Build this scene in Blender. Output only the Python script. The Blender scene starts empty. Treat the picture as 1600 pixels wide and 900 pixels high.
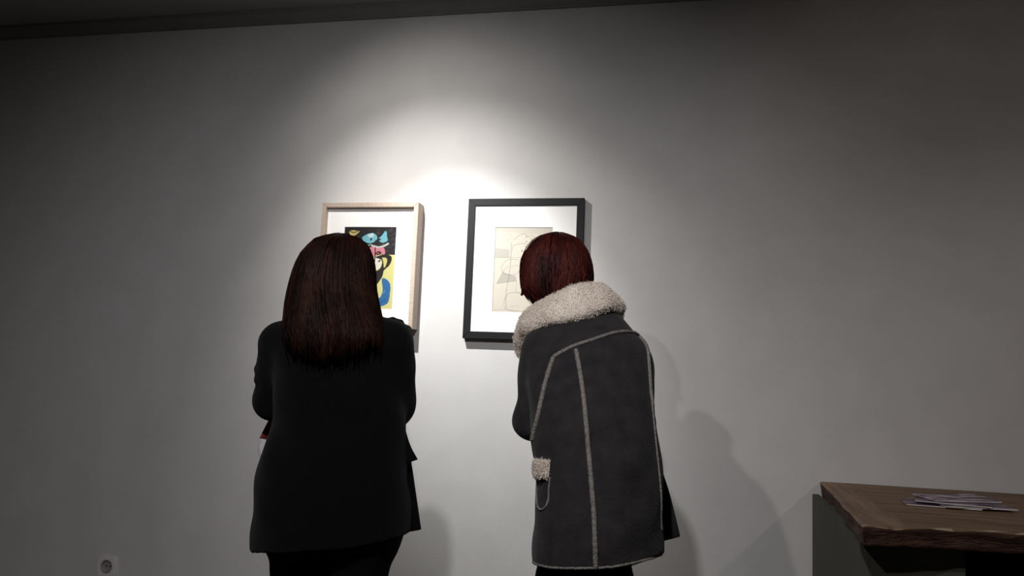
import bpy, math, random
import numpy as np
from mathutils import Vector, Matrix, noise
from mathutils.bvhtree import BVHTree

# ------------------------------------------------------------------ camera, world, lamps, exposure
S = bpy.context.scene
COL = S.collection
rng = np.random.default_rng(7)
random.seed(7)
CAM_Z, CAM_D = 1.19, 3.15                      # camera height above the floor, distance from the picture wall (y = 0)


def camera_axes(yaw, pitch, roll):
    fwd = Vector((-math.sin(yaw) * math.cos(pitch), math.cos(yaw) * math.cos(pitch), math.sin(pitch)))
    r = Vector((math.cos(yaw), math.sin(yaw), 0))
    u = r.cross(fwd)
    r2 = r * math.cos(roll) + u * math.sin(roll)
    return r2, r2.cross(fwd), fwd


cam_data = bpy.data.cameras.new('camera')
cam = bpy.data.objects.new('camera', cam_data)
COL.objects.link(cam)
_r, _u, _f = camera_axes(math.radians(12.05), math.radians(6.19), math.radians(2.268))
cam.matrix_world = Matrix(((_r.x, _u.x, -_f.x, 0), (_r.y, _u.y, -_f.y, -CAM_D), (_r.z, _u.z, -_f.z, CAM_Z), (0, 0, 0, 1)))
cam_data.sensor_width = 36.0
cam_data.lens = 36.0 * 1250 / 1600
cam_data.clip_start = 0.02
S.camera = cam

world = bpy.data.worlds.new('world')
world.use_nodes = True
world.node_tree.nodes['Background'].inputs[0].default_value = (0.9, 0.95, 1.0, 1)
world.node_tree.nodes['Background'].inputs[1].default_value = 0.01
S.world = world


def spot(name, loc, aim, power, angle, blend, size, color):
    d = bpy.data.lights.new(name, 'SPOT')
    d.energy, d.spot_size, d.spot_blend, d.shadow_soft_size, d.color = power, math.radians(angle), blend, size, color
    o = bpy.data.objects.new(name, d)
    COL.objects.link(o)
    o.location = loc
    o.rotation_euler = (Vector(aim) - Vector(loc)).to_track_quat('-Z', 'Y').to_euler()
    return o


# ceiling spots of the gallery: one close above the two pictures, the others further back in the room
spot('picture_spot_core', (-1.17, -0.90, 2.50), (-0.829, 0.0, 1.421), 108, 49.6, 1.0, 0.012, (0.97, 0.99, 0.99))
spot('picture_spot', (-1.17, -0.90, 2.50), (-0.929, 0.0, 1.443), 54, 84.2, 1.0, 0.012, (1.0, 0.97, 0.93))
spot('picture_spot_spill', (-1.17, -0.90, 2.50), (-1.039, 0.0, 1.890), 14, 100.0, 1.0, 0.012, (1.0, 0.95, 0.90))
spot('downlight_middle', (-0.36, -3.15, 2.60), (-1.241, 0.0, 0.321), 114, 90.0, 1.0, 0.045, (0.98, 0.975, 1.0))
spot('rear_spot', (-1.00, -3.30, 2.40), (1.406, 0.0, 0.895), 53, 65.1, 1.0, 0.03, (1.0, 0.93, 0.89))
spot('right_spot', (2.10, -2.30, 2.55), (1.383, 0.0, 0.759), 30, 60.3, 1.0, 0.05, (1.0, 0.94, 0.90))

S.view_settings.view_transform = 'Standard'
S.view_settings.look = 'None'
S.view_settings.gamma = 1.0
S.view_settings.exposure = 0.0
S.view_settings.use_curve_mapping = False


# ------------------------------------------------------------------ materials
def srgb(r, g, b):
    return tuple(((c / 255) / 12.92 if c / 255 <= 0.04045 else ((c / 255 + 0.055) / 1.055) ** 2.4) for c in (r, g, b)) + (1,)


def mat(name, color, rough=0.6, color2=None, scale=30.0, stretch=(1, 1, 1), bump=0.0, bump_scale=None, detail=4, spec=0.3, sheen=0.0, lo=0.35, hi=0.65, bstretch=None):
    m = bpy.data.materials.new(name)
    m.use_nodes = True
    nt = m.node_tree
    b = nt.nodes['Principled BSDF']
    b.inputs['Base Color'].default_value = color
    b.inputs['Roughness'].default_value = rough
    b.inputs['Specular IOR Level'].default_value = spec
    if sheen:
        b.inputs['Sheen Weight'].default_value = sheen
        b.inputs['Sheen Roughness'].default_value = 0.5
    tc = nt.nodes.new('ShaderNodeTexCoord')

    def ntex(sc, st):
        mp = nt.nodes.new('ShaderNodeMapping')
        mp.inputs['Scale'].default_value = st
        n = nt.nodes.new('ShaderNodeTexNoise')
        n.inputs['Scale'].default_value = sc
        n.inputs['Detail'].default_value = detail
        nt.links.new(tc.outputs['Object'], mp.inputs[0])
        nt.links.new(mp.outputs[0], n.inputs['Vector'])
        return n
    if color2:
        n = ntex(scale, stretch)
        rp = nt.nodes.new('ShaderNodeValToRGB')
        rp.color_ramp.elements[0].position, rp.color_ramp.elements[1].position = lo, hi
        rp.color_ramp.elements[0].color, rp.color_ramp.elements[1].color = color, color2
        nt.links.new(n.outputs[0], rp.inputs[0])
        nt.links.new(rp.outputs[0], b.inputs['Base Color'])
    if bump:
        n2 = ntex(bump_scale or scale, bstretch or stretch)
        bp = nt.nodes.new('ShaderNodeBump')
        bp.inputs['Strength'].default_value = bump
        bp.inputs['Distance'].default_value = 0.01
        nt.links.new(n2.outputs[0], bp.inputs['Height'])
        nt.links.new(bp.outputs[0], b.inputs['Normal'])
    return m


def attr_mat(name, rough=0.7):
    m = bpy.data.materials.new(name)
    m.use_nodes = True
    nt = m.node_tree
    a = nt.nodes.new('ShaderNodeVertexColor')
    a.layer_name = 'print'
    b = nt.nodes['Principled BSDF']
    b.inputs['Roughness'].default_value = rough
    b.inputs['Specular IOR Level'].default_value = 0.2
    nt.links.new(a.outputs[0], b.inputs['Base Color'])
    return m


M = {
    'wall': mat('wall_paint', srgb(206, 204, 202), 0.85, srgb(211, 209, 207), 6, bump=0.06, bump_scale=180),
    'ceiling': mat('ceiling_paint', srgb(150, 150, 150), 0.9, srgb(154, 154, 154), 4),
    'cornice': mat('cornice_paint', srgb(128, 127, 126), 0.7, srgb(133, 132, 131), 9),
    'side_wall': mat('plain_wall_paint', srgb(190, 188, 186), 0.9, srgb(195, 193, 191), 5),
    'floor': mat('floor_boards', srgb(142, 134, 126), 0.6, srgb(158, 150, 142), 8, (1, 14, 1), 0.1),
    'floor_joint': mat('floor_joint', srgb(30, 25, 22), 0.8, srgb(34, 28, 25), 20),
    'black_wood': mat('black_stained_wood', srgb(9, 9, 11), 0.6, srgb(14, 14, 17), 60, (1, 1, 12), 0.05),
    'pale_wood': mat('pale_oak', srgb(176, 158, 144), 0.55, srgb(194, 176, 160), 22, (14, 2, 1.2), 0.04),
    'pale_wood_flat': mat('pale_oak_lengthwise', srgb(176, 158, 144), 0.55, srgb(194, 176, 160), 22, (1.2, 2, 14), 0.04),
    'mat_board': mat('mat_board', srgb(244, 243, 240), 0.9, srgb(246, 245, 243), 80),
    'print': attr_mat('printed_paper'),
    'hardboard': mat('frame_backing', srgb(90, 70, 52), 0.9, srgb(100, 78, 58), 40),
    'jacket': mat('black_wool', srgb(10, 10, 11), 0.95, srgb(16, 16, 16), 240, bump=0.25, bump_scale=500, spec=0.1, sheen=0.05),
    'trousers': mat('black_trouser_cloth', srgb(12, 12, 13), 0.95, srgb(16, 16, 17), 200, bump=0.1, spec=0.1),
    'coat': mat('charcoal_suede', srgb(42, 40, 42), 0.95, srgb(52, 49, 51), 26, bump=0.3, bump_scale=160, spec=0.1, sheen=0.08),
    'fleece': mat('cream_fleece', srgb(234, 222, 209), 1.0, srgb(243, 233, 222), 40, bump=0.15, bump_scale=120, spec=0.05, sheen=0.2),
    'trim': mat('cream_seam_pile', srgb(118, 113, 109), 1.0, srgb(150, 144, 138), 150, bump=0.6, bump_scale=300, spec=0.05),
    'lining': mat('dusky_lining', srgb(120, 100, 94), 1.0, srgb(136, 114, 106), 90, bump=0.4, spec=0.05),
    'skin': mat('skin', srgb(205, 158, 138), 0.5, srgb(214, 170, 150), 40, spec=0.35),
    'brown_hair': mat('brown_hair', srgb(24, 11, 7), 0.55, srgb(54, 28, 18), 26, (1, 1, 0.1), 0.4, 140, bstretch=(1, 1, 0.06), spec=0.15),
    'red_hair': mat('auburn_hair', srgb(46, 14, 11), 0.55, srgb(86, 32, 24), 30, (1, 1, 0.15), 0.4, 150, bstretch=(1, 1, 0.08), spec=0.2),
    'lip': mat('lip_skin', srgb(168, 98, 92), 0.45, srgb(178, 108, 100), 60, spec=0.35),
    'eye_white': mat('eye_white', srgb(232, 228, 222), 0.2, srgb(236, 232, 228), 50),
    'iris': mat('iris_brown', srgb(60, 40, 26), 0.2, srgb(76, 52, 34), 300),
    'leather': mat('black_leather', srgb(18, 17, 17), 0.4, srgb(26, 24, 23), 60, bump=0.1),
    'rubber': mat('shoe_sole', srgb(30, 28, 27), 0.8, srgb(36, 34, 33), 60),
    'slab': mat('rustic_brown_wood', srgb(100, 76, 56), 0.55, srgb(142, 112, 84), 7, (0.7, 9, 9), 0.35, 14, bstretch=(1, 14, 14), detail=8),
    'slab_end': mat('rustic_end_board', srgb(112, 88, 68), 0.55, srgb(150, 120, 94), 7, (9, 0.7, 9), 0.35, 14, bstretch=(14, 1, 14), detail=8),
    'slab_worn': mat('worn_pale_wood', srgb(170, 146, 122), 0.5, srgb(200, 178, 152), 30, (1, 3, 3), 0.3),
    'slab_edge': mat('rough_bark_edge', srgb(58, 36, 30), 0.7, srgb(92, 64, 50), 16, (1, 3, 6), 0.8, 40),
    'panel': mat('dark_green_grey_paint', srgb(76, 77, 70), 0.8, srgb(83, 84, 77), 5, bump=0.05, bump_scale=60),
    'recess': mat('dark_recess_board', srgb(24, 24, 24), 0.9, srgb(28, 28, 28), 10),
    'white_plastic': mat('white_plastic', srgb(222, 218, 216), 0.35, srgb(225, 221, 219), 20),
    'insert': mat('socket_insert', srgb(150, 146, 142), 0.4, srgb(156, 152, 148), 20),  # darker than the plate: shade of the round recess put into the colour
    'hole': mat('socket_hole', srgb(12, 12, 12), 0.8, srgb(15, 15, 15), 20),
    'metal': mat('earth_clip_metal', srgb(180, 176, 168), 0.3, srgb(190, 186, 178), 50),
    'purple': mat('purple_print', srgb(84, 62, 84), 0.4, srgb(206, 192, 204), 14, (1, 3, 1), lo=0.5, hi=0.6),
    'purple_dark': mat('dark_purple_print', srgb(66, 42, 62), 0.4, srgb(150, 128, 146), 11, (1, 2, 1), lo=0.5, hi=0.66),
    'paper': mat('white_paper', srgb(226, 220, 222), 0.6, srgb(230, 225, 226), 30),
    'red_print': mat('wine_red_print', srgb(104, 38, 44), 0.35, srgb(150, 84, 86), 40, lo=0.5, hi=0.7),
}


# ------------------------------------------------------------------ object helpers
def link(name, me, m=None, parent=None, smooth=False):
    o = bpy.data.objects.new(name, me)
    COL.objects.link(o)
    if m is not None:
        me.materials.append(m)
    if smooth:
        me.polygons.foreach_set('use_smooth', np.ones(len(me.polygons), bool))
    if parent is not None:
        o.parent = parent
        o.matrix_parent_inverse = Matrix.Translation(-parent_origin(parent))
    return o


def parent_origin(p):
    """every part is built in world coordinates: only the empties at the base of the things are moved"""
    return Vector(p.location) if p.type == 'EMPTY' else Vector((0, 0, 0))


def mesh(name, verts, faces):
    me = bpy.data.meshes.new(name)
    me.from_pydata([tuple(v) for v in verts], [], [tuple(f) for f in faces])
    me.update()
    return me


def thing(name, label, cat, loc, group=None):
    o = bpy.data.objects.new(name, None)
    COL.objects.link(o)
    o.location = loc
    o.empty_display_size = 0.1
    o['label'], o['category'] = label, cat
    if group:
        o['group'] = group
    return o


def structure(o):
    o['kind'] = 'structure'
    return o


def box_data(x0, x1, y0, y1, z0, z1, bev=0.0):
    import bmesh
    bm = bmesh.new()
    bmesh.ops.create_cube(bm, size=1)
    for v in bm.verts:
        v.co = Vector(((x0 + x1) / 2 + v.co.x * (x1 - x0), (y0 + y1) / 2 + v.co.y * (y1 - y0), (z0 + z1) / 2 + v.co.z * (z1 - z0)))
    if bev:
        bmesh.ops.bevel(bm, geom=bm.edges[:], offset=bev, segments=2, affect='EDGES', profile=0.6)
    me = bpy.data.meshes.new('box')
    bm.to_mesh(me)
    bm.free()
    return me


def box(name, x0, x1, y0, y1, z0, z1, m, parent=None, bev=0.0):
    return link(name, box_data(x0, x1, y0, y1, z0, z1, bev), m, parent)


def prism(name, poly, axis, a, b, m, parent=None):
    """poly of 2-D points extruded between a and b along axis 0 / 1 / 2"""
    n = len(poly)

    def P(p, t):
        q = [p[0], p[1]]
        q.insert(axis, t)
        return q
    v = [P(p, a) for p in poly] + [P(p, b) for p in poly]
    f = [(i, (i + 1) % n, n + (i + 1) % n, n + i) for i in range(n)] + [tuple(range(n))[::-1], tuple(range(n, 2 * n))]
    me = mesh(name, v, f)
    import bmesh
    bm = bmesh.new()
    bm.from_mesh(me)
    bmesh.ops.recalc_face_normals(bm, faces=bm.faces[:])
    bm.to_mesh(me)
    bm.free()
    return link(name, me, m, parent)


def tube_data(paths, sides=6):
    """list of (points, radii) -> verts, faces"""
    V, F = [], []
    for path in paths:
        pts, rad = path[:2]
        pts = [Vector(p) for p in pts]
        base = len(V)
        n = len(pts)
        up = Vector(path[2]) if len(path) > 2 else Vector((0.13, 0.31, 0.94))
        for i, p in enumerate(pts):
            t = (pts[min(i + 1, n - 1)] - pts[max(i - 1, 0)]).normalized()
            a = t.cross(up)
            if a.length < 1e-3:
                a = t.cross(Vector((1, 0, 0)))
            a.normalize()
            b = t.cross(a)
            r = rad[i] if hasattr(rad, '__len__') else rad
            for k in range(sides):
                an = 2 * math.pi * k / sides
                V.append(p + a * (r * math.cos(an)) + b * (r * math.sin(an)))
        for i in range(n - 1):
            for k in range(sides):
                k2 = (k + 1) % sides
                F.append((base + i * sides + k, base + i * sides + k2, base + (i + 1) * sides + k2, base + (i + 1) * sides + k))
        F.append(tuple(base + k for k in range(sides))[::-1])
        F.append(tuple(base + (n - 1) * sides + k for k in range(sides)))
    return V, F


def tube(name, pts, rad, m, parent=None, sides=8):
    return link(name, mesh(name, *tube_data([(pts, rad)], sides)), m, parent, True)


def spline(pts, n):
    """Catmull-Rom through pts, n samples"""
    P = np.array(pts, float)
    Q = np.vstack([2 * P[0] - P[1], P, 2 * P[-1] - P[-2]])
    out = []
    for t in np.linspace(0, len(P) - 1 - 1e-9, n):
        i = int(t)
        u = t - i
        a, b, c, d = Q[i:i + 4]
        out.append(0.5 * (2 * b + (c - a) * u + (2 * a - 5 * b + 4 * c - d) * u * u + (3 * b - a - 3 * c + d) * u ** 3))
    return np.array(out)


# ------------------------------------------------------------------ sculpting with a distance field
class Field:
    def __init__(self, lo, hi, h):
        self.h = h
        self.lo = np.array(lo, float)
        self.n = np.ceil((np.array(hi) - self.lo) / h).astype(int) + 1
        self.d = np.full(self.n, 0.2, np.float32)
        self.ax = [(self.lo[i] + h * np.arange(self.n[i])).astype(np.float32) for i in range(3)]

    def slab(self, lo, hi, pad):
        i0 = np.clip(((np.array(lo) - pad - self.lo) / self.h).astype(int), 0, self.n)
        i1 = np.clip(((np.array(hi) + pad - self.lo) / self.h).astype(int) + 2, 0, self.n)
        sl = tuple(slice(a, b) for a, b in zip(i0, i1))
        return sl, np.meshgrid(*[self.ax[i][sl[i]] for i in range(3)], indexing='ij', sparse=True)

    def add(self, fn, lo, hi, k=0.02, sub=False):
        sl, (X, Y, Z) = self.slab(lo, hi, 0.03 + k)
        if min(s.stop - s.start for s in sl) <= 0:
            return
        b = fn(X, Y, Z)
        a = self.d[sl]
        if sub:
            b = -b
            h = np.maximum(k - np.abs(a - b), 0) / k
            self.d[sl] = np.maximum(a, b) + h * h * k * 0.25
        else:
            h = np.maximum(k - np.abs(a - b), 0) / k
            self.d[sl] = np.minimum(a, b) - h * h * k * 0.25

    def cap(self, a, b, ra, rb, k=0.02, sub=False):
        a, b = np.array(a, float), np.array(b, float)
        ab = b - a
        L = max(ab @ ab, 1e-9)

        def fn(X, Y, Z):
            px, py, pz = X - a[0], Y - a[1], Z - a[2]
            t = np.clip((px * ab[0] + py * ab[1] + pz * ab[2]) / L, 0, 1)
            return np.sqrt((px - t * ab[0]) ** 2 + (py - t * ab[1]) ** 2 + (pz - t * ab[2]) ** 2) - (ra + (rb - ra) * t)
        r = max(ra, rb)
        self.add(fn, np.minimum(a, b) - r, np.maximum(a, b) + r, k, sub)

    def ell(self, c, r, ax=None, k=0.02, sub=False):
        c = np.array(c, float)
        A = np.eye(3) if ax is None else np.array(ax, float)

        def fn(X, Y, Z):
            p = (X - c[0], Y - c[1], Z - c[2])
            q = [p[0] * A[i][0] + p[1] * A[i][1] + p[2] * A[i][2] for i in range(3)]
            k0 = np.sqrt(sum((q[i] / r[i]) ** 2 for i in range(3)))
            k1 = np.sqrt(sum((q[i] / r[i] ** 2) ** 2 for i in range(3))) + 1e-9
            return k0 * (k0 - 1) / k1
        m = max(r)
        self.add(fn, c - m, c + m, k, sub)

    def loft(self, rows, k=0.02, fold=None, top=None, hem=None):
        """rows (z, xl, xr, cy, ry) from the bottom up; fold(theta, Z) scales the radius; hem(X, Y) is the lower cut"""
        R = np.array(sorted(rows), float)
        z = R[:, 0]
        fine = np.linspace(z[0], z[-1], 200)

        def sm(col):
            v = np.interp(fine, z, col)
            kk = np.ones(15) / 15
            return np.convolve(np.pad(v, 7, mode='edge'), kk, 'valid')
        CX, RX, CY, RY = sm((R[:, 1] + R[:, 2]) / 2), sm((R[:, 2] - R[:, 1]) / 2), sm(R[:, 3]), sm(R[:, 4])

        def fn(X, Y, Z):
            zz = np.clip(Z, z[0], z[-1])
            cx, rx, cy, ry = (np.interp(zz, fine, q).astype(np.float32) for q in (CX, RX, CY, RY))
            if fold is not None:
                s = fold(np.arctan2(X - cx, -(Y - cy)), Z)
                rx, ry = rx * s, ry * s
            px, py = X - cx, Y - cy
            k0 = np.sqrt((px / rx) ** 2 + (py / ry) ** 2)
            k1 = np.sqrt((px / rx ** 2) ** 2 + (py / ry ** 2) ** 2) + 1e-9
            d = np.maximum(k0 * (k0 - 1) / k1, Z - z[-1])
            lowz = z[0] if hem is None else hem(X, Y)
            return np.maximum(d, lowz - Z)
        lo = (R[:, 1].min(), (R[:, 3] - R[:, 4]).min(), z[0] - 0.05)
        hi = (R[:, 2].max(), (R[:, 3] + R[:, 4]).max(), z[-1])
        self.add(fn, lo, hi, k)

    def warp(self, fn):
        X, Y, Z = np.meshgrid(*self.ax, indexing='ij', sparse=True)
        near = np.abs(self.d) < 0.05
        self.d = np.where(near, self.d + fn(X, Y, Z), self.d).astype(np.float32)

    def surface(self, name):
        d, n = self.d, self.n
        s = d < 0
        c8 = [s[i:n[0] - 1 + i, j:n[1] - 1 + j, k:n[2] - 1 + k] for i in (0, 1) for j in (0, 1) for k in (0, 1)]
        cnt = sum(c.astype(np.int8) for c in c8)
        act = (cnt > 0) & (cnt < 8)
        I = np.argwhere(act)
        idx = np.full(act.shape, -1, np.int32)
        idx[act] = np.arange(len(I))
        val = {(i, j, k): d[I[:, 0] + i, I[:, 1] + j, I[:, 2] + k] for i in (0, 1) for j in (0, 1) for k in (0, 1)}
        acc = np.zeros((len(I), 3))
        num = np.zeros(len(I))
        for a in val:
            for axis in range(3):
                if a[axis] == 0:
                    b = list(a)
                    b[axis] = 1
                    va, vb = val[a], val[tuple(b)]
                    cr = (va < 0) != (vb < 0)
                    t = np.where(cr, va / np.where(cr, va - vb, 1), 0)
                    p = np.tile(np.array(a, float), (len(I), 1))
                    p[:, axis] += t
                    acc += p * cr[:, None]
                    num += cr
        V = (I + acc / num[:, None]) * self.h + self.lo
        F = []
        for axis in range(3):
            o1, o2 = [(1, 2), (2, 0), (0, 1)][axis]
            lo_ = [slice(1, -1)] * 3
            lo_[axis] = slice(0, -1)
            hi_ = [slice(1, -1)] * 3
            hi_[axis] = slice(1, None)
            A, B = s[tuple(lo_)], s[tuple(hi_)]
            for flip, Mk in ((False, A & ~B), (True, ~A & B)):
                E = np.argwhere(Mk)
                if not len(E):
                    continue
                off = np.array([1, 1, 1])
                off[axis] = 0
                E = E + off

                def cell(da, db):
                    q = E.copy()
                    q[:, o1] -= da
                    q[:, o2] -= db
                    return idx[q[:, 0], q[:, 1], q[:, 2]]
                q = np.stack([cell(1, 1), cell(0, 1), cell(0, 0), cell(1, 0)], 1)
                F.append(q[:, ::-1] if flip else q)
        F = np.vstack(F)
        me = bpy.data.meshes.new(name)
        me.vertices.add(len(V))
        me.vertices.foreach_set('co', V.astype(np.float32).ravel())
        me.loops.add(len(F) * 4)
        me.loops.foreach_set('vertex_index', F.astype(np.int32).ravel())
        me.polygons.add(len(F))
        me.polygons.foreach_set('loop_start', np.arange(0, len(F) * 4, 4, dtype=np.int32))
        me.update(calc_edges=True)
        return me


def nrm(v):
    v = np.array(v, float)
    return v / np.linalg.norm(v)


def sculpt_hand(F, wrist, d, n, thumb_side, curl, s=1.0):
    """palm, four bent fingers and a thumb: d points along the fingers, n out of the palm, thumb_side along the knuckles"""
    w, d, n = np.array(wrist, float), nrm(d), nrm(n)
    lat = nrm(thumb_side)
    lens = [(0.040, 0.024, 0.019), (0.044, 0.027, 0.020), (0.041, 0.025, 0.019), (0.032, 0.019, 0.017)]
    for i, L in enumerate(lens):
        o = (1.5 - i) * 0.0185 * s
        a = w + lat * o * 0.55 + d * 0.012 * s
        b = w + lat * o + d * (0.083 - 0.004 * abs(i - 1)) * s
        F.cap(a, b, 0.0125 * s, 0.0105 * s, 0.014)
        ang, p = 0.0, b
        for j, l in enumerate(L):
            ang += curl[j] * (1 + 0.06 * i)
            q = p + (d * math.cos(ang) + n * math.sin(ang)) * l * s
            F.cap(p, q, (0.0092 - 0.0008 * j) * s, (0.0086 - 0.0010 * j) * s, 0.003)
            p = q
    t0 = w + lat * 0.018 * s + d * 0.018 * s
    t1 = t0 + nrm(lat * 0.75 + d * 0.75 + n * 0.35) * 0.042 * s
    t2 = t1 + nrm(lat * 0.3 + d * 1.0 + n * 0.45) * 0.030 * s
    t3 = t2 + nrm(d * 1.0 + n * 0.6) * 0.024 * s
    F.cap(t0, t1, 0.0145 * s, 0.0108 * s, 0.012)
    F.cap(t1, t2, 0.0105 * s, 0.0095 * s, 0.003)
    F.cap(t2, t3, 0.0095 * s, 0.0075 * s, 0.003)


def head_frame(f, up):
    f = nrm(f)
    r = nrm(np.cross(f, nrm(up)))
    return r, f, np.cross(r, f)


def sculpt_head(F, c, fr):
    r, f, u = fr
    c = np.array(c, float)
    at = lambda a, b, d: c + r * a + f * b + u * d
    A = [r, f, u]
    F.ell(at(0, -0.012, 0.022), (0.071, 0.088, 0.080), A, 0.01)          # cranium
    F.ell(at(0, 0.030, -0.030), (0.058, 0.058, 0.075), A, 0.03)           # face
    F.ell(at(0, 0.052, -0.085), (0.026, 0.024, 0.020), A, 0.03)           # chin
    for sd in (-1, 1):
        F.ell(at(sd * 0.036, 0.060, -0.035), (0.022, 0.018, 0.022), A, 0.02)     # cheek
        F.ell(at(sd * 0.031, 0.086, 0.002), (0.016, 0.012, 0.012), A, 0.012, True)   # eye socket
        F.ell(at(sd * 0.031, 0.070, 0.001), (0.0165, 0.0150, 0.0135), A, 0.006)    # lids round the eyeball
        F.ell(at(sd * 0.031, 0.086, 0.000), (0.0135, 0.0120, 0.0052), A, 0.003, True)
        F.cap(at(sd * 0.014, 0.085, 0.018), at(sd * 0.045, 0.074, 0.018), 0.007, 0.005, 0.012)   # brow ridge
        F.ell(at(sd * 0.073, -0.006, -0.010), (0.008, 0.018, 0.030), A, 0.006)     # ear
        F.ell(at(sd * 0.079, -0.001, -0.008), (0.005, 0.009, 0.017), A, 0.004, True)
        F.ell(at(sd * 0.009, 0.094, -0.040), (0.008, 0.008, 0.006), A, 0.006)      # nostril wing
    F.cap(at(0, 0.088, 0.008), at(0, 0.106, -0.034), 0.007, 0.009, 0.012)          # nose
    F.cap(at(-0.016, 0.082, -0.060), at(0.016, 0.082, -0.060), 0.0055, 0.0055, 0.008)   # upper lip
    F.cap(at(-0.013, 0.082, -0.069), at(0.013, 0.082, -0.069), 0.0060, 0.0060, 0.006)   # lower lip


def add_eyes(body, c, fr, brow):
    r, f, u = fr
    for sd in (-1, 1):
        p = np.array(c) + r * sd * 0.031 + f * 0.0705 + u * 0.000
        for nm, q, rad, m in (('eye', p, 0.0125, 'eye_white'), ('iris', p + f * 0.0078, 0.0057, 'iris')):
            V, Fc = [], []
            for i in range(9):
                for j in range(14):
                    a, b = math.pi * i / 8, 2 * math.pi * j / 14
                    V.append(q + rad * (r * math.sin(a) * math.cos(b) + u * math.cos(a) + f * math.sin(a) * math.sin(b)))
            for i in range(8):
                for j in range(14):
                    Fc.append((i * 14 + j, i * 14 + (j + 1) % 14, (i + 1) * 14 + (j + 1) % 14, (i + 1) * 14 + j))
            link(nm, mesh(nm, V, Fc), M[m], body, True)
        arc = [np.array(c) + r * sd * a_ + f * b_ + u * d_ for a_, b_, d_ in ((0.013, 0.0905, 0.0215), (0.028, 0.0880, 0.0250), (0.042, 0.0800, 0.0235), (0.050, 0.0725, 0.0190))]
        tube('eyebrow', spline(arc, 12), [0.0016 + 0.0014 * math.sin(math.pi * (i + 1) / 13) for i in range(12)], M[brow], body, 6)
    for dz, k_ in ((-0.0605, 0.0036), (-0.0685, 0.0046)):
        arc = [np.array(c) + r * a_ + f * (0.0862 - 18 * a_ * a_) + u * (dz + (0.0645 + dz) * -0.9 * (abs(a_) / 0.025) ** 2) for a_ in (-0.025, -0.014, -0.005, 0.005, 0.014, 0.025)]
        tube('lip', spline(arc, 18), [k_ * (0.25 + 0.75 * math.sin(math.pi * (i + 0.5) / 18)) for i in range(18)], M['lip'], body, 8)


def sculpt_shoe(name, x, y, person, turn=0.0):
    F = Field((x - 0.09, y - 0.12, -0.01), (x + 0.09, y + 0.24, 0.14), 0.004)
    dx = math.sin(turn)
    P = lambda t, z: (x + dx * t, y + t, z)
    F.ell(P(-0.02, 0.055), (0.036, 0.05, 0.05), None, 0.02)
    F.ell(P(0.07, 0.04), (0.041, 0.09, 0.038), None, 0.03)
    F.ell(P(0.13, 0.032), (0.043, 0.065, 0.03), None, 0.03)
    F.cap(P(-0.02, 0.06), P(-0.025, 0.12), 0.038, 0.040, 0.02)
    F.add(lambda X, Y, Z: (0.016 - Z) + 0 * X + 0 * Y, (x - 0.08, y - 0.11, -0.01), (x + 0.08, y + 0.22, 0.016), 0.004, False) if False else None
    F.d = np.maximum(F.d, 0.014 - F.ax[2][None, None, :])
    o = link(name, F.surface(name), M['leather'], person, True)
    out = [(-0.075, 0.028), (-0.03, 0.040), (0.05, 0.042), (0.12, 0.047), (0.17, 0.036), (0.20, 0.012)]
    ring = [(x + dx * t + w, y + t) for t, w in out] + [(x + dx * t - w, y + t) for t, w in out[::-1]]
    prism('sole', ring, 2, 0.0, 0.018, M['rubber'], o)
    return o


def strands(name, rows, thetas, n, m, parent, zend, wid=0.0016, lift=0.004, seg=12, wav=0.02):
    """fine locks of hair following a lofted head of hair, from the crown to ragged ends"""
    R = np.array(sorted(rows), float)
    z = R[:, 0]
    P = []
    for _ in range(n):
        th = rng.uniform(*thetas)
        z1 = zend(th) + rng.normal(0, 0.016)
        z0 = z[-1] - abs(rng.normal(0, 0.012))
        ph, am, off = rng.uniform(0, 6.28), rng.uniform(0.3, 1) * wav, rng.uniform(0.0, lift)
        pts, rad = [], []
        for i in range(seg + 1):
            t = i / seg
            zz = z0 + (z1 - z0) * t ** 1.25
            zc = min(max(zz, z[0]), z[-1])
            cx = np.interp(zc, z, (R[:, 1] + R[:, 2]) / 2)
            rx = np.interp(zc, z, (R[:, 2] - R[:, 1]) / 2)
            cy, ry = np.interp(zc, z, R[:, 3]), np.interp(zc, z, R[:, 4])
            a = th + am * math.sin(ph + 7 * t) * t
            pts.append((cx + (rx + off) * math.sin(a), cy - (ry + off) * math.cos(a), zz + 0.002))
            rad.append(wid * (0.5 + 1.1 * math.sin(math.pi * min(t * 0.9 + 0.1, 1)) + 0.02))
        P.append((pts, rad, (math.cos(th), math.sin(th), 0)))
    o = link(name, mesh(name, *tube_data(P, 3)), m, parent, True)
    o['kind'] = 'stuff'
    return o


def fuzz(name, src, m, parent, n, length, seed):
    """short soft pile standing on a fleece mesh"""
    r = np.random.default_rng(seed)
    me = src.data
    nf = len(me.polygons)
    cen = np.zeros(nf * 3, np.float32)
    nor = np.zeros(nf * 3, np.float32)
    ar = np.zeros(nf, np.float32)
    me.polygons.foreach_get('center', cen)
    me.polygons.foreach_get('normal', nor)
    me.polygons.foreach_get('area', ar)
    cen, nor = cen.reshape(-1, 3), nor.reshape(-1, 3)
    pick = r.choice(nf, n, p=ar / ar.sum())
    c = cen[pick] + r.normal(0, 0.002, (n, 3))
    d = nor[pick] + r.normal(0, 0.55, (n, 3))
    d /= np.linalg.norm(d, axis=1)[:, None]
    side = np.cross(d, r.normal(0, 1, (n, 3)))
    side /= np.linalg.norm(side, axis=1)[:, None] + 1e-9
    L = length * r.uniform(0.5, 1.2, (n, 1))
    w = 0.0011
    V = np.stack([c - side * w, c + side * w, c + d * L], 1).reshape(-1, 3)
    Fc = np.arange(3 * n).reshape(-1, 3)
    o = link(name, mesh(name, V, Fc), m, parent)
    o['kind'] = 'stuff'
    return o


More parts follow.
